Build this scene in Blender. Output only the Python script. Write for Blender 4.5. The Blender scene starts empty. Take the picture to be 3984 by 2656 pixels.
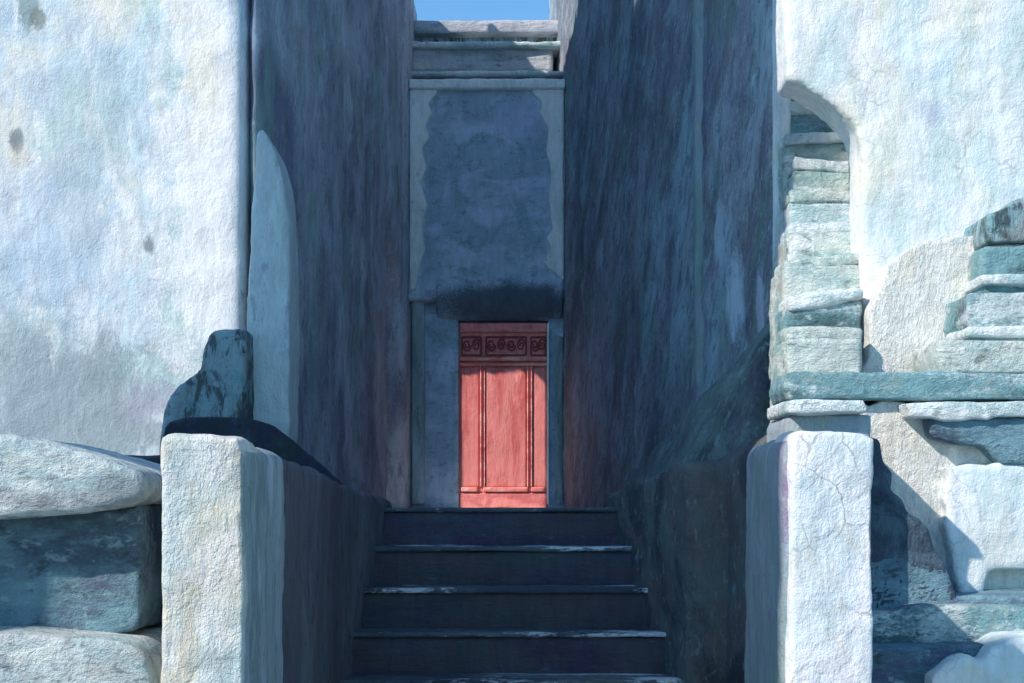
import bpy, bmesh, math, random
from mathutils import Vector
S = bpy.context.scene
C = S.collection
random.seed(4)
R = math.radians

# ------------------------------------------------------------------ camera
F = 1400.0; CX = 512.0; HY = 500.0          # focal length, vanishing point in pixels of a 1024x683 frame
cam = bpy.data.cameras.new('camera'); co = bpy.data.objects.new('camera', cam); C.objects.link(co)
co.location = (0, 0, 0); co.rotation_euler = (R(90), 0, 0)
cam.lens = F / 1024 * 36; cam.sensor_width = 36
cam.shift_y = (HY - 341.5) / 1024
cam.clip_start = .05; cam.clip_end = 2000
S.camera = co

# ------------------------------------------------------------------ light
AZ = Vector((-.8, -.6)); EL = R(38)          # horizontal direction towards the sun, its elevation
sd = Vector((AZ.x * math.cos(EL), AZ.y * math.cos(EL), math.sin(EL)))
w = bpy.data.worlds.new('World'); S.world = w; w.use_nodes = True
nt = w.node_tree; bg = nt.nodes['Background']
sky = nt.nodes.new('ShaderNodeTexSky'); sky.sky_type = 'NISHITA'; sky.sun_disc = False
sky.sun_elevation = EL; sky.sun_rotation = math.atan2(AZ.x, AZ.y)
sky.air_density = 1.0; sky.dust_density = 0.0; sky.ozone_density = 4.0; sky.altitude = 600
tint = nt.nodes.new('ShaderNodeMix'); tint.data_type = 'RGBA'; tint.blend_type = 'MULTIPLY'; tint.inputs[0].default_value = 1
tint.inputs[7].default_value = (.60, .85, .88, 1)     # the clear cyan-blue cast of the painted sky
nt.links.new(sky.outputs[0], tint.inputs[6]); nt.links.new(tint.outputs[2], bg.inputs[0]); bg.inputs[1].default_value = .15
sl = bpy.data.lights.new('sun', 'SUN'); sl.energy = 3.1; sl.angle = R(.7); sl.color = (1, .895, .79)
so = bpy.data.objects.new('sun', sl); C.objects.link(so)
so.rotation_euler = sd.to_track_quat('Z', 'Y').to_euler()
S.view_settings.view_transform = 'Standard'; S.view_settings.look = 'None'
S.view_settings.exposure = .70; S.view_settings.gamma = 1

# ------------------------------------------------------------------ materials
V3 = (1, 1, 1); VS = (1, 1, 3.5)
class NB:
    def __init__(s, name):
        s.m = bpy.data.materials.new(name); s.m.use_nodes = True
        s.t = s.m.node_tree; s.N = s.t.nodes; s.b = s.N['Principled BSDF']
        g = s.N.new('ShaderNodeNewGeometry'); s.pos = g.outputs['Position']
    def ln(s, a, b): s.t.links.new(a, b)
    def noise(s, scale, stretch=(1, 1, 1), seed=0, detail=6, rough=.6, dist=.3, rot=(0, 0, 0)):
        mp = s.N.new('ShaderNodeMapping'); mp.vector_type = 'TEXTURE'
        mp.inputs['Rotation'].default_value = rot
        mp.inputs['Scale'].default_value = stretch
        mp.inputs['Location'].default_value = (seed * 1.37, seed * -2.11, seed * .77)
        s.ln(s.pos, mp.inputs['Vector'])
        n = s.N.new('ShaderNodeTexNoise'); n.inputs['Scale'].default_value = scale
        n.inputs['Detail'].default_value = detail; n.inputs['Roughness'].default_value = rough
        n.inputs['Distortion'].default_value = dist
        s.ln(mp.outputs[0], n.inputs['Vector']); return n.outputs['Fac']
    def math(s, op, a, b=None, clamp=False):
        n = s.N.new('ShaderNodeMath'); n.operation = op; n.use_clamp = clamp
        for i, v in enumerate((a, b)):
            if v is None: continue
            if isinstance(v, (int, float)): n.inputs[i].default_value = v
            else: s.ln(v, n.inputs[i])
        return n.outputs[0]
    def smooth(s, v, a, b, lo=0, hi=1):
        n = s.N.new('ShaderNodeMapRange'); n.interpolation_type = 'SMOOTHSTEP'
        s.ln(v, n.inputs[0])
        for i, q in enumerate((a, b, lo, hi)): n.inputs[i + 1].default_value = q
        return n.outputs[0]
    def mix(s, fac, a, b):
        n = s.N.new('ShaderNodeMix'); n.data_type = 'RGBA'; n.clamp_factor = True
        if isinstance(fac, (int, float)): n.inputs[0].default_value = fac
        else: s.ln(fac, n.inputs[0])
        for i, v in ((6, a), (7, b)):
            if isinstance(v, tuple): n.inputs[i].default_value = (*v[:3], 1)
            else: s.ln(v, n.inputs[i])
        return n.outputs[2]

def paint(name, base, layers=(), spots=(), bump=.6, cracks=None, fine=70, rough=.8, bscale=1.0, stretch=(1, 1, 3), boxes=()):
    """limewashed plaster or stone. layers: (colour, scale, threshold, softness, strength, stretch, seed[, rot])"""
    k = NB(name); col = base
    grain = k.noise(fine, stretch, 11, 3, .7, .2)
    for L in layers:
        c, sc, th, sf, stn, st, seed = L[:7]; rot = L[7] if len(L) > 7 else (0, 0, 0)
        n = k.noise(sc, st, seed, 7, .62, .5, rot)
        n = k.math('ADD', n, k.math('MULTIPLY', k.math('SUBTRACT', grain, .5), .28))
        f = k.smooth(n, th - sf, th + sf, 0, stn)
        col = k.mix(f, col, c)
    wob = None
    for sp in spots:
        c, p, rad, stn = sp[:4]; wb = sp[4] if len(sp) > 4 else 2.2
        if wob is None:
            wob = k.noise(5, (1, 1, 1.5), 5, 6, .7, .8)
        v = k.N.new('ShaderNodeVectorMath'); v.operation = 'SUBTRACT'; k.ln(k.pos, v.inputs[0]); v.inputs[1].default_value = p
        d = k.N.new('ShaderNodeVectorMath'); d.operation = 'DIVIDE'; k.ln(v.outputs[0], d.inputs[0]); d.inputs[1].default_value = rad
        l = k.N.new('ShaderNodeVectorMath'); l.operation = 'LENGTH'; k.ln(d.outputs[0], l.inputs[0])
        q = k.math('ADD', l.outputs['Value'], k.math('MULTIPLY', k.math('SUBTRACT', wob, .5), wb))
        q = k.math('ADD', q, k.math('MULTIPLY', k.math('SUBTRACT', grain, .5), .9))
        col = k.mix(k.smooth(q, .55, 1.15, stn, 0), col, c)
    if cracks:
        vo = k.N.new('ShaderNodeTexVoronoi'); vo.feature = 'DISTANCE_TO_EDGE'; vo.inputs['Scale'].default_value = cracks[0]
        wv = k.N.new('ShaderNodeVectorMath'); wv.operation = 'ADD'; k.ln(k.pos, wv.inputs[0])
        nz = k.N.new('ShaderNodeTexNoise'); nz.inputs['Scale'].default_value = cracks[0] * 1.6; k.ln(k.pos, nz.inputs['Vector'])
        sc_ = k.N.new('ShaderNodeVectorMath'); sc_.operation = 'SCALE'; k.ln(nz.outputs['Color'], sc_.inputs[0]); sc_.inputs['Scale'].default_value = .5 / cracks[0]
        k.ln(sc_.outputs[0], wv.inputs[1]); k.ln(wv.outputs[0], vo.inputs['Vector'])
        ck = k.smooth(vo.outputs['Distance'], .0, .03, cracks[1], 0)
        ck = k.math('MULTIPLY', ck, k.smooth(k.noise(2.2, V3, 77), .48, .62))
        col = k.mix(ck, col, (.20, .22, .24))
    # mild brush value variation
    br = k.noise(16, (1, 1, 4), 21, 5, .7, .6)
    hs = k.N.new('ShaderNodeHueSaturation'); k.ln(k.smooth(br, .25, .75, .86, 1.12), hs.inputs['Value'])
    if isinstance(col, tuple): hs.inputs['Color'].default_value = (*col, 1)
    else: k.ln(col, hs.inputs['Color'])
    k.ln(hs.outputs[0], k.b.inputs['Base Color'])
    k.b.inputs['Roughness'].default_value = rough
    k.b.inputs['Specular IOR Level'].default_value = .25
    h = k.math('ADD', k.math('MULTIPLY', grain, .5), k.math('MULTIPLY', k.noise(26, (stretch[0], 1, 1 + (stretch[2] - 1) * .4), 31, 6, .75, .4), .8))
    h = k.math('ADD', h, k.math('MULTIPLY', k.noise(8, V3, 41, 5, .65, .6), 1.2))
    h = k.math('ADD', h, k.math('MULTIPLY', k.noise(150, (1, 1, 1), 3, 2, .6, 0), .25))
    bp = k.N.new('ShaderNodeBump'); bp.inputs['Strength'].default_value = bump; bp.inputs['Distance'].default_value = .022 * bscale
    k.ln(h, bp.inputs['Height']); k.ln(bp.outputs[0], k.b.inputs['Normal'])
    return k.m

def P(px, py, Y): return ((px - CX) / F * Y, Y, (HY - py) / F * Y)

M = {}
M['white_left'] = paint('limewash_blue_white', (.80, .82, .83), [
    ((.46, .63, .76), .9, .50, .10, .85, (1, 1, 1.6), 1),
    ((.58, .74, .82), 3.2, .52, .07, .7, (1, 1, 2.2), 17),
    ((.42, .50, .56), 7, .62, .06, .5, (1, 1, 1.5), 18),
    ((.86, .80, .66), 1.5, .60, .07, .6, (1, 1, 1.8), 2),
    ((.56, .58, .72), 2.6, .60, .08, .5, (1, 1, 1.6), 3),
    ((.44, .64, .62), 2.0, .59, .08, .65, (1, 1, 1.8), 4),
    ((.84, .86, .88), 7, .60, .06, .7, VS, 5),
    ((.34, .40, .46), 22, .70, .04, .5, (1, 1, 2), 6)],
    spots=[((.26, .36, .38), P(28, 4, 9.5), (.09, .5, .17), .85),
           ((.22, .24, .22), P(38, 18, 9.5), (.06, .5, .07), .7),
           ((.20, .22, .25), P(16, 141, 9.5), (.05, .5, .09), .8),
           ((.28, .30, .33), P(148, 246, 9.5), (.05, .5, .07), .85),
           ((.62, .52, .40), P(20, 158, 9.5), (.07, .5, .10), .35),
           ((.26, .34, .38), P(80, 405, 9.5), (.9, .5, .5), .8),
           ((.34, .42, .48), P(10, 385, 9.5), (.45, .5, .6), .65),
           ((.14, .17, .14), P(240, 295, 9.5), (.05, .5, .32), .75),
           ((.52, .48, .62), P(150, 400, 9.5), (.3, .5, .2), .35),
           ((.86, .88, .90), P(215, 200, 9.5), (.42, .6, 1.6), .9), ((.88, .82, .66), P(205, 80, 9.5), (.16, .6, .4), .5),
           ((.40, .56, .72), P(60, 235, 9.5), (.45, .6, .6), .6), ((.46, .58, .60), P(85, 120, 9.5), (.3, .6, .6), .5)], bump=.45, stretch=(1, 1, 1.8))
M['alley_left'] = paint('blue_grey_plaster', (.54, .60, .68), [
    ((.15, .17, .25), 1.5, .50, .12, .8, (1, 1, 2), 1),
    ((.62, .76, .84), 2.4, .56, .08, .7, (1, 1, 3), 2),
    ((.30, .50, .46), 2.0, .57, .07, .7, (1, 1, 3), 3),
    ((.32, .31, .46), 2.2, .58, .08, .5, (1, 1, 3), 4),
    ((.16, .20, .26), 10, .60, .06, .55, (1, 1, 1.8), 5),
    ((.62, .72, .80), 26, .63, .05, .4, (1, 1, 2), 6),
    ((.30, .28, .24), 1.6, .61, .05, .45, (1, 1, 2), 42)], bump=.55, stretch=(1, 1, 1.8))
M['alley_right'] = paint('slate_blue_plaster', (.40, .45, .52), [
    ((.10, .12, .16), 1.3, .49, .12, .85, (1, 1, 2), 7, (R(35), 0, 0)),
    ((.40, .58, .68), 2.4, .55, .08, .7, (1, 1, 2.5), 8, (R(35), 0, 0)),
    ((.22, .18, .27), 1.7, .56, .08, .6, (1, 1, 2), 9),
    ((.20, .32, .28), 1.8, .57, .08, .7, (1, 1, 2), 10, (R(35), 0, 0)),
    ((.13, .14, .19), 13, .56, .06, .6, (1, 1, 2.2), 11, (R(38), 0, 0)),
    ((.52, .66, .78), 26, .62, .05, .5, (1, 1, 2.6), 12, (R(38), 0, 0)),
    ((.26, .20, .20), 1.3, .60, .06, .4, V3, 41)],
    spots=[((.60, .74, .86), (1.40, 8.8, 1.25), (.3, .22, .32), .75), ((.56, .70, .84), (1.36, 9.2, 1.75), (.3, .18, .25), .6), ((.60, .62, .80), (1.45, 8.2, 1.05), (.2, .10, .35), .7)], bump=.6, stretch=(1, 1, 1.5))
M['oriel'] = paint('chalk_blue_plaster', (.40, .52, .65), [
    ((.28, .37, .48), 2.0, .52, .12, .7, (2, 1, 1), 1),
    ((.60, .68, .86), 3.0, .57, .08, .7, (2, 1, 1), 2),
    ((.18, .34, .38), 2.6, .58, .07, .6, V3, 3),
    ((.14, .19, .27), 18, .60, .06, .45, (1.6, 1, 1), 4),
    ((.60, .72, .80), 24, .64, .04, .4, (1.6, 1, 1), 5)],
    spots=[((.07, .09, .13), P(510, 304, 14.88), (.95, .6, .25), .9, .6), ((.70, .80, .86), P(415, 190, 14.86), (.10, .5, 1.2), .7), ((.70, .80, .86), P(560, 180, 14.86), (.10, .5, 1.1), .7), ((.44, .50, .72), P(520, 120, 14.86), (.3, .5, .25), .5)], bump=.5, stretch=V3)  # first dark spot paints the shadow band at the foot of the bay
M['white_shade'] = paint('whitewashed_edge', (.93, .94, .94), [
    ((.62, .74, .76), 5, .58, .08, .6, VS, 1), ((.70, .74, .84), 9, .60, .06, .5, VS, 2),
    ((.22, .30, .36), 22, .68, .04, .6, V3, 3)], bump=.9)
M['pilaster'] = paint('pale_teal_plaster', (.64, .76, .80), [
    ((.46, .60, .60), 3, .56, .08, .7, (1, 1, 4), 1), ((.62, .76, .80), 6, .57, .07, .6, (1, 1, 5), 2),
    ((.34, .36, .46), 12, .62, .05, .6, (1, 1, 4), 3)], bump=.8)
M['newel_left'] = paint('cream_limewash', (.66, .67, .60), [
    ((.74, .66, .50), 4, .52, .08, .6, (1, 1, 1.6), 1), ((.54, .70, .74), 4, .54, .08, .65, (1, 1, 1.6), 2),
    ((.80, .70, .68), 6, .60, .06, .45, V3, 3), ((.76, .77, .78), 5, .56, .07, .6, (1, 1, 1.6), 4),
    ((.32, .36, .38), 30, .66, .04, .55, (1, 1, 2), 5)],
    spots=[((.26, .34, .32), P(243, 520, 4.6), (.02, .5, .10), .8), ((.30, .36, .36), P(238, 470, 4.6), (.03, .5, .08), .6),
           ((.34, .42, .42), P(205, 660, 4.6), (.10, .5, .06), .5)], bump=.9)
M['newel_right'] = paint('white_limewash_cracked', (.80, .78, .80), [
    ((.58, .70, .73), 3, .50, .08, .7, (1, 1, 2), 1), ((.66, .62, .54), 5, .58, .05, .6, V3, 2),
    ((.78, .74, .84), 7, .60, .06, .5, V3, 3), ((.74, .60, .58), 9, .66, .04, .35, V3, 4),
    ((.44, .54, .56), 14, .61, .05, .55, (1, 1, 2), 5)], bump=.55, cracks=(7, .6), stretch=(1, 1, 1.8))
M['parapet_left'] = paint('mauve_slate_plaster', (.13, .145, .17), [
    ((.22, .26, .30), 2, .55, .1, .6, (1, 1, 2.5), 1), ((.13, .10, .15), 2, .54, .1, .7, (1, 1, 2.5), 2),
    ((.10, .17, .20), 3, .58, .08, .5, (1, 1, 2.5), 3), ((.04, .05, .07), 18, .60, .05, .6, (1, 1, 3), 4)], bump=.9)
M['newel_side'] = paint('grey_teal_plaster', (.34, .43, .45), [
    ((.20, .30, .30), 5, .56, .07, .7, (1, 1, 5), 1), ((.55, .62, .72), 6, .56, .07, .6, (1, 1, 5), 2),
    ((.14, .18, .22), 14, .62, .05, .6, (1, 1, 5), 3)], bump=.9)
M['newel_side_r'] = paint('grey_lilac_shade_plaster', (.33, .38, .41), [  # grey base puts the pillar side's shade into the plaster
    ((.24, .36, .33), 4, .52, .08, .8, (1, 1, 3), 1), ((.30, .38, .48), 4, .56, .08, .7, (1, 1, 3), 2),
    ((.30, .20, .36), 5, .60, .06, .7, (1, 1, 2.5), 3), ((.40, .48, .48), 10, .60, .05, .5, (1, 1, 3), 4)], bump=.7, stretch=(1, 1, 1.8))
M['parapet_right'] = paint('umber_slate_plaster', (.15, .16, .165), [
    ((.17, .13, .13), 2, .52, .1, .75, (1, 1, 2), 1, (0, R(-40), 0)), ((.13, .20, .20), 2.6, .55, .08, .75, (1, 1, 2), 2, (0, R(-40), 0)),
    ((.05, .055, .075), 2.2, .52, .09, .8, (1, 1, 2), 3, (0, R(-40), 0)), ((.28, .36, .40), 20, .62, .05, .5, (1, 1, 2), 4)], bump=.8, stretch=(1, 1, 1.8))
M['buttress'] = paint('mossy_slate_plaster', (.17, .22, .22), [
    ((.06, .08, .09), 2.4, .50, .09, .8, (1, 1, 3), 1, (R(52), 0, 0)), ((.24, .33, .34), 3, .55, .08, .7, (1, 1, 3), 2, (R(52), 0, 0)),
    ((.10, .14, .10), 2.6, .57, .07, .6, V3, 3), ((.34, .46, .50), 20, .60, .05, .55, (1, 1, 4), 4, (R(52), 0, 0)),
    ((.12, .09, .15), 3, .60, .07, .6, V3, 5)], bump=.9)
M['dark_step'] = paint('dark_slate_stone', (.105, .092, .110), [
    ((.085, .11, .16), 3, .54, .09, .6, (3, 1, 1), 1), ((.08, .11, .11), 3.4, .55, .08, .7, (3, 1, 1), 2),
    ((.07, .05, .11), 3, .58, .08, .7, (3, 1, 1), 3), ((.14, .20, .27), 24, .66, .04, .5, (3, 1, 1), 4)], bump=.8, stretch=(3, 1, 1))
M['tread'] = paint('worn_highlight_tread', (.13, .165, .19), [
    ((.07, .08, .11), 2.4, .49, .07, .85, (2.5, 1, 1), 1), ((.80, .86, .90), 4.5, .57, .04, .95, (4, 1, 1), 2),  # pale streaks: skylight highlights painted in with the worn lime
    ((.20, .26, .22), 3, .60, .08, .6, (3, 1, 1), 3)], bump=.8, stretch=(3, 1, 1))
M['mossy'] = paint('dark_moss_stone', (.32, .46, .52), [
    ((.22, .22, .20), 4, .54, .08, .7, (1, 1, 3), 1), ((.16, .38, .42), 4, .56, .07, .7, V3, 2),
    ((.04, .06, .06), 8, .54, .06, .8, (1, 1, 3), 3), ((.05, .06, .10), 5, .60, .06, .8, V3, 4)], bump=.9)
M['dark_gap'] = paint('indigo_gap_shade', (.035, .042, .07), [
    ((.07, .10, .14), 6, .56, .08, .6, V3, 1), ((.03, .05, .04), 5, .56, .07, .6, V3, 2)], bump=.7)  # near-black indigo stands in for shade in the gaps
M['wedge'] = paint('painted_shadow_blue', (.07, .085, .13), [
    ((.05, .10, .13), 3, .53, .08, .7, V3, 1), ((.12, .20, .25), 6, .56, .07, .6, (2, 1, 1), 2), ((.03, .04, .07), 8, .57, .06, .6, V3, 3)], bump=.9)  # dark blue puts the pillar's cast shadow into the colour
M['slab_left'] = paint('pale_grey_slab', (.56, .66, .68), [
    ((.40, .58, .62), 3, .52, .08, .7, (2, 1, 1), 1), ((.46, .42, .44), 4, .57, .07, .55, (2.5, 1, 1), 2),
    ((.16, .20, .24), 18, .58, .06, .65, (1.6, 1, 1), 3), ((.78, .84, .82), 8, .58, .06, .6, (2, 1, 1), 4)],
    spots=[((.24, .30, .33), P(120, 490, 5.0), (.13, .4, .08), .7), ((.30, .30, .34), P(30, 500, 5.0), (.3, .4, .035), .5)], bump=1, stretch=(2, 1, 1))
M['teal_stone'] = paint('blue_teal_stone', (.16, .29, .36), [
    ((.055, .08, .12), 3, .50, .08, .8, (2, 1, 1), 1), ((.22, .40, .46), 4, .55, .07, .7, (2.4, 1, 1), 2),
    ((.12, .12, .22), 4, .60, .06, .6, (2, 1, 1), 3), ((.34, .48, .52), 22, .62, .05, .6, (2, 1, 1), 4),
    ((.04, .07, .08), 12, .62, .05, .7, (2, 1, 1), 5)], bump=1, stretch=(2, 1, 1))
M['white_right'] = paint('limewash_white', (.80, .79, .79), [
    ((.56, .72, .76), 1.6, .49, .09, .75, (1, 1, 1.4), 1), ((.78, .76, .62), 2.2, .57, .07, .65, (1, 1, 1.6), 2),
    ((.54, .68, .68), 5, .56, .07, .6, (1, 1, 1.8), 12),
    ((.64, .64, .78), 4, .63, .05, .5, (1, 1, 1.6), 3), ((.50, .66, .62), 5, .63, .05, .45, (1, 1, 1.6), 4),
    ((.82, .83, .86), 6, .56, .07, .7, VS, 5)],
    spots=[((.30, .32, .26), P(812, 3, 11), (.16, .7, .12), .8), ((.40, .42, .36), P(838, 25, 11), (.10, .7, .18), .6),
           ((.46, .58, .56), P(852, 45, 11), (.24, .7, .34), .6), ((.55, .58, .68), P(850, 90, 11), (.10, .7, .3), .5),
           ((.50, .54, .72), P(928, 116, 7), (.12, .5, .10), .5), ((.40, .55, .55), P(1015, 60, 7), (.12, .5, .3), .4)], bump=.5, cracks=(5, .3), stretch=(1, 1, 1.8))
M['cream'] = paint('cream_impasto_plaster', (.82, .83, .79), [
    ((.62, .74, .74), 4, .55, .07, .65, (1, 1, 1.8), 1), ((.66, .64, .76), 5, .60, .05, .6, (1, 1, 1.6), 2),
    ((.86, .82, .70), 4, .60, .06, .6, (1, 1, 2), 3), ((.60, .42, .20), 11, .72, .03, .6, V3, 4),
    ((.88, .90, .90), 8, .58, .06, .6, (1, 1, 1.8), 5)], bump=1.1)
M['steps_pale'] = paint('sage_grey_stone', (.66, .74, .70), [
    ((.30, .50, .50), 3.5, .52, .07, .8, (3, 1, 1), 1), ((.56, .50, .44), 5, .58, .06, .6, (2.5, 1, 1), 2),
    ((.88, .92, .92), 6, .58, .04, .85, (2.6, 1, 1), 3), ((.20, .24, .22), 12, .62, .05, .7, (2, 1, 1), 4),
    ((.52, .22, .08), 9, .76, .03, .7, V3, 5)], bump=1.2, stretch=(2, 1, 1))
M['nosing'] = paint('whitewashed_nosing', (.80, .86, .86), [
    ((.36, .56, .58), 4, .54, .06, .8, (3, 1, 1), 1), ((.60, .62, .78), 5, .60, .06, .6, (3, 1, 1), 2),
    ((.20, .28, .28), 20, .64, .04, .7, (2, 1, 1), 3)], bump=1.1, stretch=(2, 1, 1))
M['teal_bright'] = paint('turquoise_stone', (.20, .38, .42), [
    ((.06, .11, .12), 4, .53, .07, .8, (3, 1, 1), 1), ((.24, .46, .50), 5, .55, .06, .7, (3, 1, 1), 2), ((.72, .80, .80), 1.9, .53, .05, .85, (2.2, 1, .8), 6), ((.30, .40, .38), 7, .58, .05, .6, V3, 7),
    ((.16, .15, .32), 4, .60, .05, .75, (3, 1, 1), 3), ((.52, .66, .68), 22, .63, .04, .7, (2, 1, 1), 4)], bump=1.1, stretch=(2, 1, 1))
M['upper_band'] = paint('lilac_grey_stone', (.50, .53, .60), [
    ((.24, .32, .34), 4, .54, .07, .75, (4, 1, 1), 1), ((.66, .64, .60), 4, .58, .07, .6, (4, 1, 1), 2),
    ((.12, .16, .20), 14, .62, .05, .6, (3, 1, 1), 3)], bump=1, stretch=(4, 1, 1))
M['ground'] = paint('dusty_stone_paving', (.30, .33, .34), [
    ((.20, .26, .28), 1.2, .5, .1, .7, V3, 1), ((.40, .40, .38), 4, .58, .07, .6, V3, 2)], bump=.8, stretch=V3)
M['path'] = paint('pale_landing_stone', (.34, .40, .42), [
    ((.12, .15, .18), 2, .5, .1, .7, V3, 1), ((.6, .66, .68), 4, .58, .07, .6, V3, 2)], bump=.6, stretch=V3)
M['red'] = paint('coral_red_paint', (.80, .25, .235), [
    ((.84, .29, .27), 6, .52, .08, .75, (1, 1, 7), 1), ((.62, .11, .115), 7, .58, .07, .7, (1, 1, 7), 2),
    ((.92, .42, .36), 26, .68, .04, .7, (1, 1, 7), 3)], bump=.7, rough=.6, stretch=(1, 1, 6), bscale=.5)
M['red_dark'] = paint('deep_red_paint', (.86, .29, .27), [
    ((.58, .12, .13), 7, .54, .08, .7, (3, 1, 1), 1), ((.80, .22, .2), 20, .66, .05, .6, (3, 1, 1), 2)], bump=.6, rough=.6, bscale=.5)
M['red_trim'] = paint('chalky_red_paint', (.84, .26, .23), [
    ((.95, .50, .44), 14, .53, .05, .85, (4, 1, 1), 1), ((.62, .08, .08), 9, .60, .05, .8, (3, 1, 1), 2)], bump=.8, rough=.6, bscale=.5)
M['soot'] = paint('rust_black_iron', (.30, .08, .08), [((.25, .04, .05), 30, .58, .05, .7, V3, 1)], bump=.5)
M['glass'] = paint('dark_pane', (.03, .05, .07), [((.06, .1, .13), 3, .5, .1, .6, V3, 1)], bump=.1, rough=.15)
M['shutter'] = paint('faded_blue_shutter', (.10, .22, .36), [((.18, .3, .42), 6, .55, .08, .6, VS, 1)], bump=.4)

# ------------------------------------------------------------------ mesh helpers
def clouds(size, depth=3):
    k = 'clouds_%g' % size
    t = bpy.data.textures.get(k)
    if not t:
        t = bpy.data.textures.new(k, 'CLOUDS'); t.noise_scale = size; t.noise_depth = depth
    return t

def link(name, bm, mat, root=None, vox=0, amp=.02, smooth=4, parent=None):
    bmesh.ops.recalc_face_normals(bm, faces=bm.faces)
    me = bpy.data.meshes.new(name); bm.to_mesh(me); bm.free()
    par = parent or root
    if root is not None:
        off = Vector(root.location)
        for v in me.vertices: v.co -= off
    o = bpy.data.objects.new(name, me); C.objects.link(o)
    if par is not None: o.parent = par
    me.materials.append(M[mat])
    if vox:
        r = o.modifiers.new('remesh', 'REMESH'); r.mode = 'VOXEL'; r.voxel_size = vox; r.use_smooth_shade = True
        if smooth:
            s = o.modifiers.new('smooth', 'SMOOTH'); s.iterations = smooth; s.factor = .5
        if amp:
            d = o.modifiers.new('rough', 'DISPLACE'); d.texture = clouds(.35); d.texture_coords = 'GLOBAL'; d.strength = amp; d.mid_level = .5
            d = o.modifiers.new('fine', 'DISPLACE'); d.texture = clouds(.07); d.texture_coords = 'GLOBAL'; d.strength = amp * .38; d.mid_level = .5
    return o

def prism(poly, z0, z1):
    """poly: list of (x, y) or (x, y, ztop)"""
    bm = bmesh.new()
    lo = [bm.verts.new((p[0], p[1], z0)) for p in poly]
    hi = [bm.verts.new((p[0], p[1], p[2] if len(p) > 2 else z1)) for p in poly]
    n = len(poly)
    bm.faces.new(lo[::-1]); bm.faces.new(hi)
    for i in range(n): bm.faces.new((lo[i], lo[(i + 1) % n], hi[(i + 1) % n], hi[i]))
    return bm

def box(x0, x1, y0, y1, z0, z1): return prism([(x0, y0), (x1, y0), (x1, y1), (x0, y1)], z0, z1)

def front(pts, Y, depth, skew=0.0):
    """an upright slab whose face outline (x, z) stands at distance Y and runs back by depth"""
    bm = bmesh.new()
    a = [bm.verts.new((x, Y, z)) for x, z in pts]
    b = [bm.verts.new((x + skew, Y + depth, z)) for x, z in pts]
    n = len(pts)
    bm.faces.new(a); bm.faces.new(b[::-1])
    for i in range(n): bm.faces.new((a[i], b[i], b[(i + 1) % n], a[(i + 1) % n]))
    return bm

def join(*bms):
    out = bms[0]
    for b in bms[1:]:
        me = bpy.data.meshes.new('tmp'); b.to_mesh(me); b.free(); out.from_mesh(me); bpy.data.meshes.remove(me)
    return out

def thing(name, label, cat, loc=(0, 0, 0), group=None):
    o = bpy.data.objects.new(name, None); C.objects.link(o); o.empty_display_size = .2
    o.location = loc; o['label'] = label; o['category'] = cat
    if group: o['group'] = group
    bpy.context.view_layer.update()
    return o
def tag(o, label, cat, group=None):
    o['label'] = label; o['category'] = cat
    if group: o['group'] = group
    return o
def struct(o): o['kind'] = 'structure'; return o
def px2(pts, Y): return [((a - CX) / F * Y, (HY - b) / F * Y) for a, b in pts]

def jag(pts, step=13, amp=4.2):
    out = []
    for i, (a, b) in enumerate(pts):
        c, d = pts[(i + 1) % len(pts)]
        if abs(c - a) + abs(d - b) > 170 or (a > 1060 and c > 1060): out.append((a, b)); continue
        m = max(1, int(math.hypot(c - a, d - b) / step))
        for q in range(m):
            f = q / m
            out.append((a + (c - a) * f + random.uniform(-amp, amp) * .8, b + (d - b) * f + random.uniform(-amp, amp) * .7))
    return out
GZ = -2.0
# ------------------------------------------------------------------ ground, landing
struct(link('ground', box(-150, 150, -60, 250, GZ - .5, GZ), 'ground'))
struct(link('path', prism([(-1.62, 8.82), (.9, 8.82), (1.25, 9.9), (.7, 15.6), (-1.3, 15.6)], GZ - .01, -.095), 'path'))

# ------------------------------------------------------------------ houses
ga = AZ
P1 = (-1.22, 13.8); P2 = (-1.115, 14.66)  # lane opening added between the houses so sun reaches the door
h = thing('white_house', 'tall limewashed house with a blue-white front left of the alley', 'house', (-3, 9.5, GZ))
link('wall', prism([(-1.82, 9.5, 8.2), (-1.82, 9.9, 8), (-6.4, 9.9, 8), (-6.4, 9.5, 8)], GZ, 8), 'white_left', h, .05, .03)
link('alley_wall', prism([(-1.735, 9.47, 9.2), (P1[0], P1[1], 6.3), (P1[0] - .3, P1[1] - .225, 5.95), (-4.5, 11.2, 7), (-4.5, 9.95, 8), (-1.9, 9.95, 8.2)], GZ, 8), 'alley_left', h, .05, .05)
h2 = thing('back_house', 'blue-grey house beside the bay at the far left end of the alley', 'house', (-2, 15, GZ))
link('wall', prism([(P2[0], P2[1], 5.55), (-1.07, 15.0, 5.55), (-1.1, 18, 5.55), (-6, 18, 5.55), (-6, 11.8, 5.55), (-2.0, 13.9, 5.55)], GZ, 5.55), 'alley_left', h2, .05, .03)
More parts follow.
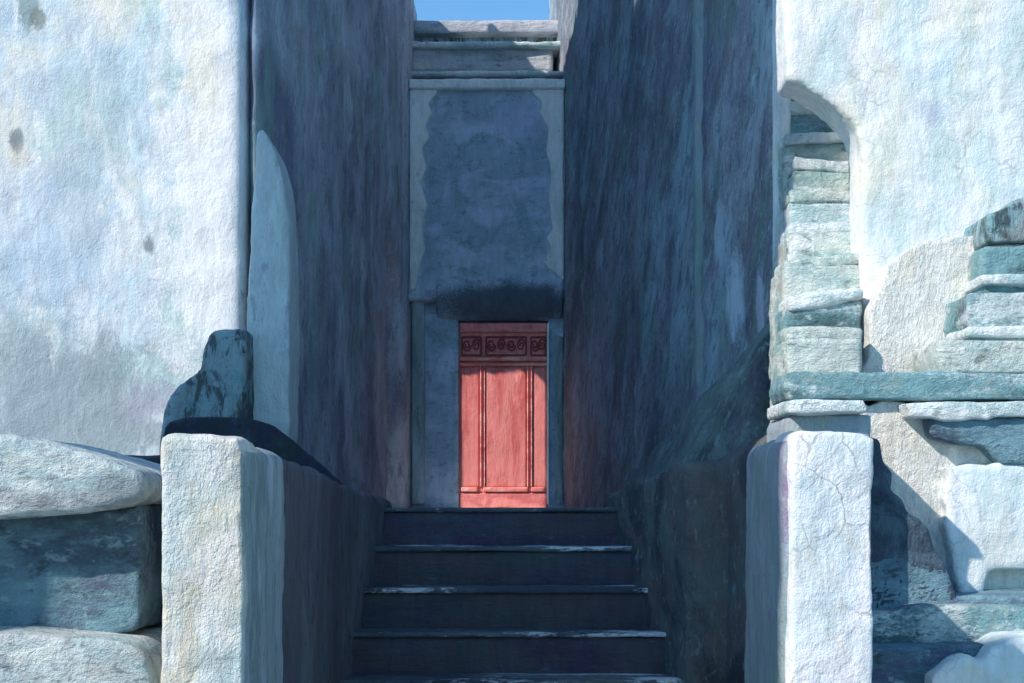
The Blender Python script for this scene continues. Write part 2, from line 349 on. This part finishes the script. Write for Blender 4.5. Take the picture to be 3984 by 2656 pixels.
# arch added over the side lane to trim the sunbeam on the door
h3 = thing('beam_arch', 'sloping arch added over the side lane to trim the sunbeam on the red door', 'arch', (-1.4, 14, 2))
link('beam_arch_vault', prism([(P1[0] - .02, P1[1] - .05), (P2[0] - .02, P2[1] + .05), (P2[0] - .36, P2[1] - .2), (P1[0] - .36, P1[1] - .3)], 3.1, 6.15), 'alley_left', h3, .05, .02)
bmv = bmesh.new()
y0, y1 = P1[1] - .03, P2[1] + .03
def wx(y): return -1.07 - .1255 * (15 - y)
quad = [(wx(y0) - .02, y0, 3.25), (wx(y1) - .02, y1, 2.02)]
vs = []
for dx in (0, -.34):
    for (x, y, z) in quad: vs.append(bmv.verts.new((x + dx, y + dx * .7, z)))
    for (x, y, z) in quad[::-1]: vs.append(bmv.verts.new((x + dx, y + dx * .7, 3.35)))
bmv.faces.new(vs[0:4]); bmv.faces.new(vs[4:8][::-1])
for i in range(4): bmv.faces.new((vs[i], vs[4 + i], vs[4 + (i + 1) % 4], vs[(i + 1) % 4]))
link('beam_arch_soffit', bmv, 'alley_left', h3, .04, .01)

# right side: house along the alley
g = thing('slate_house', 'dark slate-blue plastered house forming the right side of the alley', 'house', (1.4, 8, GZ))
link('wall', prism([(1.474, 8.0), (1.575, 8.0), (1.60, 10.9), (1.35, 11.0), (1.31, 9.80)], GZ, 3.9), 'alley_right', g, .04, .05)
link('rear_wall', prism([(1.29, 9.78, 3.9), (1.5, 9.9, 3.9), (1.62, 10.9, 7.5), (1.9, 16.2, 7.5), (.42, 16.2, 7.5), (.54, 15.0, 7.5), (1.09, 11.1, 7.5)], GZ, 7.5), 'alley_right', g, .05, .05)
link('corner_ridge', prism([(1.265, 9.72), (1.34, 9.66), (1.36, 9.95), (1.29, 10.0)], GZ, 3.9), 'newel_side_r', g, .03, .025)
link('corner_strip', prism([(1.49, 7.955), (1.585, 7.955), (1.585, 8.06), (1.49, 8.06)], .3, 3.9), 'white_right', g, .02, .02)

# white building at the back right, behind the stairs
b = thing('limewashed_house', 'bright white limewashed house behind the two outdoor stairs on the right', 'house', (3.5, 9, GZ))
link('rear_wall', prism([(1.55, 11.0), (6, 11.0), (6, 11.4), (1.55, 11.4)], GZ, 7.5), 'white_right', b, .05, .03)
link('side_wall', prism([(1.80, 7.2), (2.0, 7.2), (3.0, 11.1), (2.8, 11.1)], GZ, 2.9), 'white_right', b, .05, .03)

link('wall', front(px2([(787, -900), (1715, -900), (1715, 900), (862, 900), (864, 300), (862, 160), (862, 146), (856, 126), (840, 110), (828, 100), (812, 90), (798, 82), (787, 80)], 6.97), 6.97, .3), 'white_right', b, .028, .035, 2)

# unseen tower added left of the frame so that its shade fills the alley
def qp(q, s): return (-.6 * q - .8 * s, .8 * q - .6 * s)
n = thing('shade_tower', 'tall unseen white tower added beyond the left edge to shade the stairway', 'house', (*qp(7, 4), GZ))
pa = [qp(5.16, 1.6), qp(8.70, 1.6), qp(8.70, 6), qp(5.16, 6)]
link('wall', prism(pa, GZ, 11.3), 'white_left', n, 0)
link('shade_tower_coping', prism([qp(5.12, 1.55), qp(8.73, 1.55), qp(8.73, 6.05), qp(5.12, 6.05)], 11.302, 11.4), 'white_left', n, 0)
link('shade_wing', prism([qp(3.2, 1.6), qp(4.15, 1.6), qp(4.15, 5), qp(3.2, 5)], GZ, 4.55), 'white_left', n, 0)  # unseen block added to keep sun off the right pillar's inner face
for q0 in (5.9, 7.4):
    for z0 in (.5, 3.6, 6.8):
        fr = link('shade_tower_window', prism([qp(q0, 1.57), qp(q0 + .7, 1.57), qp(q0 + .7, 1.598), qp(q0, 1.598)], z0, z0 + 1.1), 'shutter', n)
        link('shade_tower_pane', prism([qp(q0 + .08, 1.56), qp(q0 + .62, 1.56), qp(q0 + .62, 1.568), qp(q0 + .08, 1.568)], z0 + .08, z0 + 1.02), 'glass', n, parent=fr)

# ------------------------------------------------------------------ end of the alley: door wall, oriel, upper terraces
d = thing('end_wall', 'dark blue plastered wall around the red door at the end of the alley', 'wall', (0, 15, 0))
x0, _, zt = P(460, 323, 15); x1 = P(547, 323, 15)[0]; zb = -.05
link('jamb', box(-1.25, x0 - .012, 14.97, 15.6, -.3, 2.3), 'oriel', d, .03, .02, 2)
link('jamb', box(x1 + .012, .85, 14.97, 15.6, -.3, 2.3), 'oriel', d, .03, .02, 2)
link('lintel', box(x0 - .03, x1 + .03, 15.02, 15.55, zt + .01, 2.3), 'dark_gap', d)
link('trim', box(x1 - .002, x1 + .022, 14.94, 15.0, -.05, zt), 'white_shade', d, .012, .012, 0)
link('pilaster', box(x1 + .08, x1 + .17, 14.93, 15.05, -.05, 1.75), 'newel_side', d, .02, .015)
link('pilaster', box(-1.07, -.93, 14.9, 15.05, -.05, 2.2), 'newel_side', d, .02, .015)
o_ = thing('bay', 'windowless blue plaster bay with white edges projecting over the red door', 'bay', (0, 14.75, 1.8))
Yo = 14.86
a_ = P(404, 0, Yo)[0]; c_ = P(566, 0, Yo)[0]; zt2 = P(0, 83, Yo)[2]
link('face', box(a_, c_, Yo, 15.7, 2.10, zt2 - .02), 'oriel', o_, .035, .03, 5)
# rounded belly at the foot of the bay
bm = bmesh.new()
prof = [(Yo + .02, 2.45), (Yo - .03, 2.32), (Yo - .04, 2.22), (Yo - .01, 2.08), (Yo + .05, 1.98), (Yo + .12, 1.92), (Yo + .5, 1.90), (Yo + .5, 2.45)]
xa, xb = P(436, 0, Yo)[0], P(563, 0, Yo)[0]
A = [bm.verts.new((xa, y, z)) for y, z in prof]; B = [bm.verts.new((xb, y, z)) for y, z in prof]
bm.faces.new(A); bm.faces.new(B[::-1])
for i in range(len(prof)): bm.faces.new((A[i], B[i], B[(i + 1) % len(prof)], A[(i + 1) % len(prof)]))
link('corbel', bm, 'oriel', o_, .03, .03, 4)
def edge(outline, nm='edge_band'):
    link(nm, front(px2(outline, Yo), Yo - .035, .12), 'white_shade', o_, .02, .03, 3)
edge([(410, 85), (440, 85), (436, 96), (428, 104), (432, 114), (426, 128), (430, 138), (422, 152), (427, 168), (421, 184), (427, 205), (422, 225), (426, 250), (419, 270), (417, 290), (410, 292)])
edge([(564, 85), (526, 85), (534, 95), (542, 104), (540, 114), (549, 130), (546, 150), (551, 170), (549, 200), (553, 230), (546, 238), (551, 248), (543, 264), (553, 272), (564, 282)])
link('coping', front(px2([(409, 80), (565, 80), (565, 91), (409, 91)], Yo), Yo - .07, .3), 'white_shade', o_, .02, .03, 2)

t = thing('upper_terrace', 'stacked grey terrace ledges between the bay and the blue sky', 'terrace', (0, 16, 4.5))
def band(ya, yb, Y, dep, mat, nm, xl=404, xr=572):
    pts = px2([(xl, ya), (xr, ya), (xr, yb), (xl, yb)], Y)
    link(nm, front(pts, Y, dep), mat, t, .025, .03, 2)
band(70, 75, 15.0, .8, 'nosing', 'ledge')
band(74, 90, 15.12, 1.0, 'dark_step', 'shadow_recess')  # recess bands: dark stone colours stand in for shadow under the ledges
band(46, 71, 15.18, 1.2, 'upper_band', 'ledge_face', 404, 553)
band(41, 47, 15.10, 1.2, 'nosing', 'ledge')
band(30, 44, 15.5, 1.2, 'mossy', 'shadow_recess')
band(19, 33, 15.35, 1.2, 'upper_band', 'parapet')

# ------------------------------------------------------------------ red door
dr = thing('red_door', 'weathered coral-red panelled door with a blackened fretwork transom', 'door', (0, 15.05, zb))
def dz(py): return P(0, py, 15.0)[2]
def dx(px): return P(px, 0, 15.0)[0]
def db(nm, xa, xb, pa, pb, ya, yb, mat, parent=None, am=.006, vox=.012):
    return link(nm, box(dx(xa), dx(xb), ya, yb, dz(pb), dz(pa)), mat, dr, vox, am, 1, parent=parent)
db('board', 458, 549, 322, 510, 15.030, 15.090, 'red')
db('top_rail', 460, 547, 323, 332.5, 14.980, 15.040, 'red_dark')
tr = db('transom', 460, 547, 332, 357.5, 15.015, 15.040, 'red_dark')
db('cross_rail', 459.5, 547.5, 357, 361, 14.970, 15.040, 'red_trim')
db('cross_rail', 460, 547, 362.5, 366, 14.990, 15.040, 'red_trim')
db('left_panel', 461, 479, 368, 487, 15.005, 15.040, 'red')
db('centre_panel', 486, 526, 368, 487, 15.000, 15.040, 'red')
db('right_panel', 533, 546, 368, 487, 15.005, 15.040, 'red')
for a, c in ((480, 482), (484, 485.2), (527, 528.4), (531, 532.3)):
    db('moulding', a, c, 364, 487, 14.982, 15.040, 'red_trim', vox=.01)
for a, c in ((461, 478), (483, 528), (531, 546)):
    db('bottom_moulding', a, c, 487, 492, 14.975, 15.040, 'red_trim')
db('kick_board', 460, 547, 493, 509.5, 14.995, 15.040, 'red_dark')
# fretwork: scrolls and bars of blackened iron over the transom
def tube(bm, pts, r, n=6):
    ring = []
    for i, p in enumerate(pts):
        p = Vector(p); a = Vector(pts[max(i - 1, 0)]); c = Vector(pts[min(i + 1, len(pts) - 1)])
        tdir = (c - a).normalized(); s = Vector((0, 1, 0)); u = tdir.cross(s).normalized()
        ring.append([bm.verts.new(p + u * r * math.cos(6.283 * k / n) + s * r * math.sin(6.283 * k / n)) for k in range(n)])
    for i in range(len(ring) - 1):
        for k in range(n): bm.faces.new((ring[i][k], ring[i][(k + 1) % n], ring[i + 1][(k + 1) % n], ring[i + 1][k]))
    bm.faces.new(ring[0][::-1]); bm.faces.new(ring[-1])
fw = bmesh.new()
zc = (dz(334) + dz(356)) / 2
for (xa, xb) in ((462, 481), (486, 526), (531, 545.5)):
    X0, X1 = dx(xa), dx(xb); Z0, Z1 = dz(355), dz(337)
    tube(fw, [(X0, 15.005, Z1), (X1, 15.005, Z1)], .012); tube(fw, [(X0, 15.005, Z0), (X0, 15.005, Z1)], .009)
    tube(fw, [(X1, 15.005, Z0), (X1, 15.005, Z1)], .009); tube(fw, [(X0, 15.005, Z0), (X1, 15.005, Z0)], .008)
    nsc = max(1, round((X1 - X0) / .1))
    for j in range(nsc):
        cx_ = X0 + (X1 - X0) * (j + .5) / nsc; sg = 1 if j % 2 else -1
        pts = []
        for q in range(22):
            an = sg * q * .48; rr = .052 * (1 - q / 27)
            pts.append((cx_ + rr * math.cos(an) * .9, 15.005, zc + rr * 1.35 * math.sin(an)))
        tube(fw, pts, .0085)
link('fretwork', fw, 'soot', dr, parent=tr)
tag(link('door_sill', box(x0 - .1, x1 + .35, 14.72, 15.07, -.12, -.085), 'nosing', None, .015, .01, 1), 'thin pale stone sill at the foot of the red door', 'sill')

# ------------------------------------------------------------------ central staircase
st = thing('stairway', 'dark slate stairway with worn tread edges painted with pale highlights climbing to the red door', 'stairs', (0, 8, GZ))
RI, TR, D0 = .235, .27, 8.8
def lerp(pts, Y):
    for (a, u), (b, v) in zip(pts, pts[1:]):
        if Y <= b: return u + (v - u) * (Y - a) / (b - a)
    return pts[-1][1]
def pl(Y): return lerp([(4.6, -.885), (5.4, -.89), (7.7, -.95), (8.8, -.80), (9.6, -.80)], Y)
def pr(Y): return lerp([(4.6, .905), (5.4, .905), (7.6, .97), (8.1, .84), (9.0, .62), (9.8, .62)], Y)
for k in range(8):
    zz = -.05 - k * RI; Yk = D0 - k * TR
    wl, wr = pl(Yk) - .1, pr(Yk) + .1
    s = link('step', box(wl, wr, Yk, Yk + TR + .06, max(GZ, zz - RI - .05), zz - .022), 'dark_step', st, .025, .022, 2)
    link('tread', box(wl, wr, Yk - .02, Yk + TR + .03, zz - .028, zz), 'tread', st, .012, .016, 1, parent=s)

def ramp(xf, w_, ys, zs, z0):
    """long wall following x = xf(y), w_ thick outward, top height zs"""
    bm = bmesh.new(); rows = []
    for y, z in zip(ys, zs):
        x = xf(y); rows.append([bm.verts.new(c) for c in ((x, y, z0), (x, y, z), (x + w_, y, z), (x + w_, y, z0))])
    for a, c in zip(rows, rows[1:]):
        for i in range(4): bm.faces.new((a[i], a[(i + 1) % 4], c[(i + 1) % 4], c[i]))
    bm.faces.new(rows[0]); bm.faces.new(rows[-1][::-1])
    return bm

pw = thing('stair_wall', 'dark mauve stair wall sloping back behind the cream pillar', 'stair wall', (-1.2, 7.5, GZ))
link('wall', ramp(pl, -.3, [5.25, 6.2, 7.0, 7.7, 8.3, 8.8, 9.45], [.17, .16, .14, .10, .05, .02, .0], GZ), 'parapet_left', pw, .03, .03, 5)
pq = thing('stair_wall', 'umber-grey stair wall standing further back than the white pillar', 'stair wall', (1.1, 7.5, GZ))
link('wall', ramp(pr, .46, [7.66, 7.8, 8.1, 9.0, 9.6], [.21, .21, .16, .05, .0], GZ), 'parapet_right', pq, .03, .05, 4)

# pillars
def pillar(nm, label, xa, xb, ztop, mat, side, inner):
    p = thing(nm, label, 'pillar', ((xa + xb) / 2, 4.7, GZ), 'pillars flanking the stairway')
    Yn = 4.6; pts = []
    bev = .035
    pts = [(xa, GZ), (xb, GZ), (xb, ztop - bev * (1.4 if inner > 0 else .4)), (xb - bev * .5, ztop - .012), (xa + bev, ztop), (xa + .01, ztop - bev * .7)]
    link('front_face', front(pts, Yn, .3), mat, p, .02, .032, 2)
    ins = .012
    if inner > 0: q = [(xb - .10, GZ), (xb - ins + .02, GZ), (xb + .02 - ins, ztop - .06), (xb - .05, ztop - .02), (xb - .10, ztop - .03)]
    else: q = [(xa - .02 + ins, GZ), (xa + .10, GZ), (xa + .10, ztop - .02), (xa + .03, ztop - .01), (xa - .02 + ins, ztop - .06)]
    link('side_face', front(q, Yn + .035, .76), side, p, .02, .026, 2)  # side darker than the front, its shade put into the colour
    q2 = [(xa + .07, GZ), (xb - .07, GZ), (xb - .07, ztop - .03), (xa + .07, ztop - .03)]
    link('core', front(q2, Yn + .2, .6), mat, p, .03, .02, 4)
    return p
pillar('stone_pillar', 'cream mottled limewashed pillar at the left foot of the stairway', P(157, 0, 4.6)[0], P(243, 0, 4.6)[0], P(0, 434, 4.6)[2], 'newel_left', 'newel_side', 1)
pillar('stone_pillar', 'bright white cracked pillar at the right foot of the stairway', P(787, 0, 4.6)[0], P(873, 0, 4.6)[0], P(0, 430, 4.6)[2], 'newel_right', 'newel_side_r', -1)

# sloping buttress on the right wall
bt = thing('sloping_buttress', 'mossy grey-green buttress rising towards the viewer along the right alley wall', 'buttress', (1.3, 9, 0))
def bxr(y):
    if y < 9.75: return 1.474 - (y - 8) / 1.75 * .174
    return 1.30 - (y - 9.75) / 5.25 * .76
bm = bmesh.new(); rows = []
for y, z, thk in ((7.9, 1.0, .16), (8.6, .84, .34), (9.3, .66, .42), (10.2, .46, .44), (11.2, .26, .36), (12.6, .0, .2)):
    x = bxr(y)
    rows.append([bm.verts.new(c) for c in ((x + .12, y, GZ), (x + .12, y, z + .1), (x - .01, y, z + .05), (x - thk * .7, y, z - .22), (x - thk, y, z - .6), (x - thk, y, GZ))])
for a, c in zip(rows, rows[1:]):
    for i in range(6): bm.faces.new((a[i], a[(i + 1) % 6], c[(i + 1) % 6], c[i]))
bm.faces.new(rows[0]); bm.faces.new(rows[-1][::-1])
link('batter', bm, 'buttress', bt, .035, .05, 6)
# lower swelling
bt2 = thing('sloping_buttress', 'low umber plinth under the mossy buttress beside the steps', 'buttress', (1.3, 8, 0))
bm = bmesh.new(); rows = []
for y, z, thk in ((7.0, .36, -.02), (7.8, .30, .12), (8.6, .20, .16), (9.6, .08, .16), (11.0, -.02, .1)):
    x = bxr(max(y, 7.0)) - .22
    rows.append([bm.verts.new(c) for c in ((x + .3, y, GZ), (x + .3, y, z + .06), (x + .05, y, z + .04), (x - thk, y, z - .12), (x - thk - .04, y, GZ))])
for a, c in zip(rows, rows[1:]):
    for i in range(5): bm.faces.new((a[i], a[(i + 1) % 5], c[(i + 1) % 5], c[i]))
bm.faces.new(rows[0]); bm.faces.new(rows[-1][::-1])
link('plinth', bm, 'parapet_right', bt2, .035, .04, 6)

# left alley wall base swelling
lb = thing('wall_plinth', 'low dark plinth along the foot of the left alley wall', 'plinth', (-1.6, 10, 0))
bm = bmesh.new(); rows = []
for y, z, thk in ((9.35, .62, .30), (10.0, .42, .28), (11.0, .2, .2), (12.4, .0, .1)):
    x = -1.76 + .1255 * (y - 9.5)
    rows.append([bm.verts.new(c) for c in ((x - .1, y, GZ), (x - .1, y, z + .1), (x + .02, y, z), (x + thk, y, z - .45), (x + thk, y, GZ))])
for a, c in zip(rows, rows[1:]):
    for i in range(5): bm.faces.new((a[i], a[(i + 1) % 5], c[(i + 1) % 5], c[i]))
bm.faces.new(rows[0]); bm.faces.new(rows[-1][::-1])
link('plinth', bm, 'parapet_left', lb, .035, .04, 6)

# ------------------------------------------------------------------ left: pilaster, stepped mass, slabs
Yp = 9.2
pi_ = tag(link('pilaster', front(px2([(243, 470), (247, 300), (253, 180), (256, 134), (260, 126), (266, 133), (275, 150), (282, 175), (287, 210), (290, 260), (289, 430), (286, 470)], Yp), Yp, .45), 'pilaster', None, .03, .03, 4),
          'pale teal round-shouldered pilaster at the left corner of the alley', 'pilaster')
sb = tag(link('stepped_mass', front(px2([(158, 470), (160, 436), (163, 414), (170, 396), (180, 384), (197, 373), (200, 373), (204, 352), (209, 334), (214, 331), (246, 328), (246, 470)], 8.95), 8.95, .5), 'mossy', None, .02, .035, 1),
         'dark green stepped mass left of the pale pilaster', 'buttress')  # dark green stepped outline in front of the white wall
dl = tag(link('shadow_band', front(px2([(159, 460), (160, 436), (168, 420), (190, 416), (243, 417), (268, 424), (290, 440), (312, 458), (345, 488), (352, 520), (290, 520)], 8.7), 8.7, .2), 'dark_gap', None, .03, .03, 3),  # dark strip standing in for a shadow gap
         'dark indigo band painted as the shadow gap behind the cream pillar', 'coping')  # no coping here: the band stands in for the shadow gap
tag(link('gap_shadow_wall', box(-3.2, -1.28, 6.3, 6.6, GZ, .2), 'dark_gap', None, .035, .03, 3), 'dark wall standing in for the shadow gap between the stone slabs and the cream pillar', 'wall')  # near-black colour puts the gap's shade into the wall
struct(link('terrace', box(-5, -1.35, 6.5, 9.6, GZ, .12), 'ground'))
ls = thing('side_steps', 'rounded pale and blue-teal stone steps at the lower left edge', 'stairs', (-1.6, 5.2, GZ))
link('step', front(px2([(-130, 436), (-40, 434), (5, 435), (40, 441), (80, 452), (115, 462), (140, 472), (147, 488), (140, 500), (110, 508), (60, 514), (0, 518), (-130, 520)], 5.0), 5.0, .9), 'slab_left', ls, .02, .028, 4)
link('step', front(px2([(-130, 510), (100, 510), (148, 505), (150, 545), (151, 600), (147, 628), (120, 634), (-130, 630)], 5.3), 5.18, .8), 'teal_stone', ls, .02, .028, 4)
link('step', front(px2([(-130, 632), (20, 634), (80, 638), (130, 643), (146, 655), (153, 690), (153, 780), (-130, 780)], 4.95), 4.95, 1.0), 'slab_left', ls, .02, .028, 4)
link('base', box(-2.3, -1.36, 5.5, 6.3, GZ, -.3), 'dark_gap', ls, .04, .02, 3)

# ------------------------------------------------------------------ right: narrow stair in the slot
ns = thing('narrow_stair', 'narrow sage-grey stair climbing between the dark house and the white wall', 'stairs', (1.9, 8, GZ))
NS = 9
rn = random.Random(7)
for k in range(NS):
    Yk = 6.72 + k * .18; z1 = .62 + (k + 1) * .205
    xl_ = P(787 + rn.uniform(-4, 6), 0, Yk)[0]; xr_ = P(864 + rn.uniform(-4, 5), 0, Yk)[0]
    zl = rn.uniform(-.03, .03); yl = rn.uniform(-.04, .04)
    mt = ['steps_pale', 'teal_bright', 'steps_pale', 'steps_pale', 'nosing', 'steps_pale', 'steps_pale', 'teal_bright', 'mossy'][k]
    s = link('step', box(xl_, xr_, Yk + yl, Yk + .4 if k < NS - 1 else 8.9, GZ if k == 0 else z1 - .6, z1 - .05), mt, ns, .02, .045, 1)
    bmn = bmesh.new()
    fr_ = [bmn.verts.new(c) for c in ((xl_, Yk - .02, z1 - .075 + zl), (xr_, Yk - .02, z1 - .065 - zl), (xr_, Yk - .02, z1 - zl * .6), (xl_, Yk - .02, z1 + zl))]
    bk_ = [bmn.verts.new((v.co.x, Yk + .25, v.co.z)) for v in fr_]
    bmn.faces.new(fr_); bmn.faces.new(bk_[::-1])
    for i in range(4): bmn.faces.new((fr_[i], bk_[i], bk_[(i + 1) % 4], fr_[(i + 1) % 4]))
    link('nosing', bmn, 'nosing' if k in (1, 3, 5, 6) else 'steps_pale', ns, .015, .045, 1, parent=s)
tag(link('landing_slab', front(px2([(788, 400), (866, 400), (868, 413), (788, 414)], 5.68), 5.68, .5), 'nosing', None, .015, .025, 2), 'pale slab just above the top of the white pillar', 'slab')
tag(link('shade_pier', box(1.13, 1.475, 5.75, 6.25, GZ, .35), 'newel_side_r', None, .025, .03, 3), 'grey-teal pier added to cast a shadow, under the pale slab, behind the outer edge of the white pillar', 'shade_pier')  # added so that its shadow falls on the cream wall
# cream parapet between the stairs
tag(link('cream_parapet', front(px2(jag([(860, 400), (864, 372), (870, 330), (876, 290), (890, 262), (908, 246), (940, 238), (966, 240), (990, 224), (1000, 232), (990, 262), (984, 285), (968, 296), (966, 325), (950, 348), (940, 372), (940, 400)]), 6.8), 6.8, .3), 'cream', None, .014, .022, 0),
    'thick cream plaster parapet between the narrow stair and the turquoise stair', 'parapet')

# wide stair rising right
ws = thing('wide_stair', 'turquoise stone stair with whitewashed nosings leaving the frame on the right', 'stairs', (3.2, 7.6, GZ))
def wstep(xl, ya, yb, Y, mat, nos=None, yn=None):
    s = link('step', front(px2(jag([(xl, ya), (1180, ya), (1180, yb), (xl + 2, yb), (xl - 2, (ya + yb) / 2)]), Y), Y, .42), mat, ws, .016, .025, 0)
    if nos: link('nosing', front(px2(jag([(xl - 3, yn[0]), (1180, yn[0] - 2), (1180, yn[1]), (xl, yn[1])]), Y - .03), Y - .03, .3), nos, ws, .014, .022, 0, parent=s)
wstep(790, 372, 400, 6.2, 'teal_bright')
wstep(940, 340, 372, 6.34, 'steps_pale')
wstep(968, 292, 345, 6.46, 'teal_bright', 'nosing', (326, 339))
wstep(985, 246, 296, 6.58, 'teal_bright', 'nosing', (274, 288))
wstep(992, 214, 250, 6.7, 'mossy', 'nosing', (243, 251))
link('top_stone', front(px2(jag([(984, 232), (992, 216), (1008, 210), (1018, 200), (1060, 190), (1180, 180), (1180, 236), (990, 240)]), 6.6), 6.6, .4), 'mossy', ws, .014, .022, 0)

# walls below the wide stair
tag(link('ledge_slab', front(px2(jag([(905, 402), (1180, 398), (1180, 418), (1000, 420), (930, 420), (912, 416)]), 6.12), 6.12, .25), 'nosing', None, .014, .022, 0), 'long pale ledge slab under the turquoise stair', 'slab')
tag(link('rubble_ledge', front(px2(jag([(928, 418), (1180, 414), (1180, 470), (1000, 462), (985, 446), (950, 444), (930, 436)]), 6.15), 6.15, .25), 'teal_stone', None, .016, .025, 0), 'blue-teal rubble ledge above the bright white block', 'ledge')
tag(link('cream_wall', front(px2(jag([(840, 404), (960, 402), (1180, 402), (1180, 900), (840, 900)]), 6.25), 6.25, .35), 'cream', None, .014, .022, 0), 'cream plaster wall behind the white pillar, half in its shadow', 'wall')
tag(link('white_block', front(px2(jag([(946, 468), (1000, 462), (1180, 470), (1180, 574), (1010, 570), (986, 572), (983, 594), (958, 595), (955, 566), (946, 540)]), 6.16), 6.16, .2), 'white_right', None, .018, .03, 1), 'bright white masonry block under the rubble ledge', 'block')
tag(link('shadow_wedge', front(px2(jag([(862, 436), (878, 440), (886, 462), (893, 490), (908, 512), (926, 532), (944, 560), (958, 596), (958, 700), (862, 700)]), 5.9), 5.9, .3), 'wedge', None, .014, .022, 0), 'dark indigo sloping wedge standing in for the shadow cast by the white pillar', 'shadow wedge')  # cast shadow modelled as a solid dark blue wedge
lr = thing('lower_steps', 'shaded blue-teal stone steps right of the white pillar', 'stairs', (2.3, 6.2, GZ))
link('step', front(px2(jag([(860, 560), (900, 552), (945, 568), (955, 598), (1180, 588), (1180, 640), (860, 640)]), 5.9), 5.9, .5), 'teal_stone', lr, .016, .025, 0)
link('step', front(px2(jag([(860, 612), (930, 606), (1180, 612), (1180, 690), (860, 690)]), 5.75), 5.75, .6), 'teal_bright', lr, .016, .025, 0)
link('step', front(px2(jag([(860, 648), (1180, 642), (1180, 900), (860, 900)]), 5.6), 5.6, .8), 'teal_stone', lr, .016, .025, 0)
tag(link('plaster_ledge', front(px2(jag([(930, 900), (932, 676), (945, 662), (968, 656), (984, 666), (992, 650), (1010, 640), (1180, 628), (1180, 900)], 10, 3), 5.5), 5.5, .35), 'white_right', None, .016, .03, 1),
    'ragged pale plaster ledge in the bottom right corner', 'ledge')
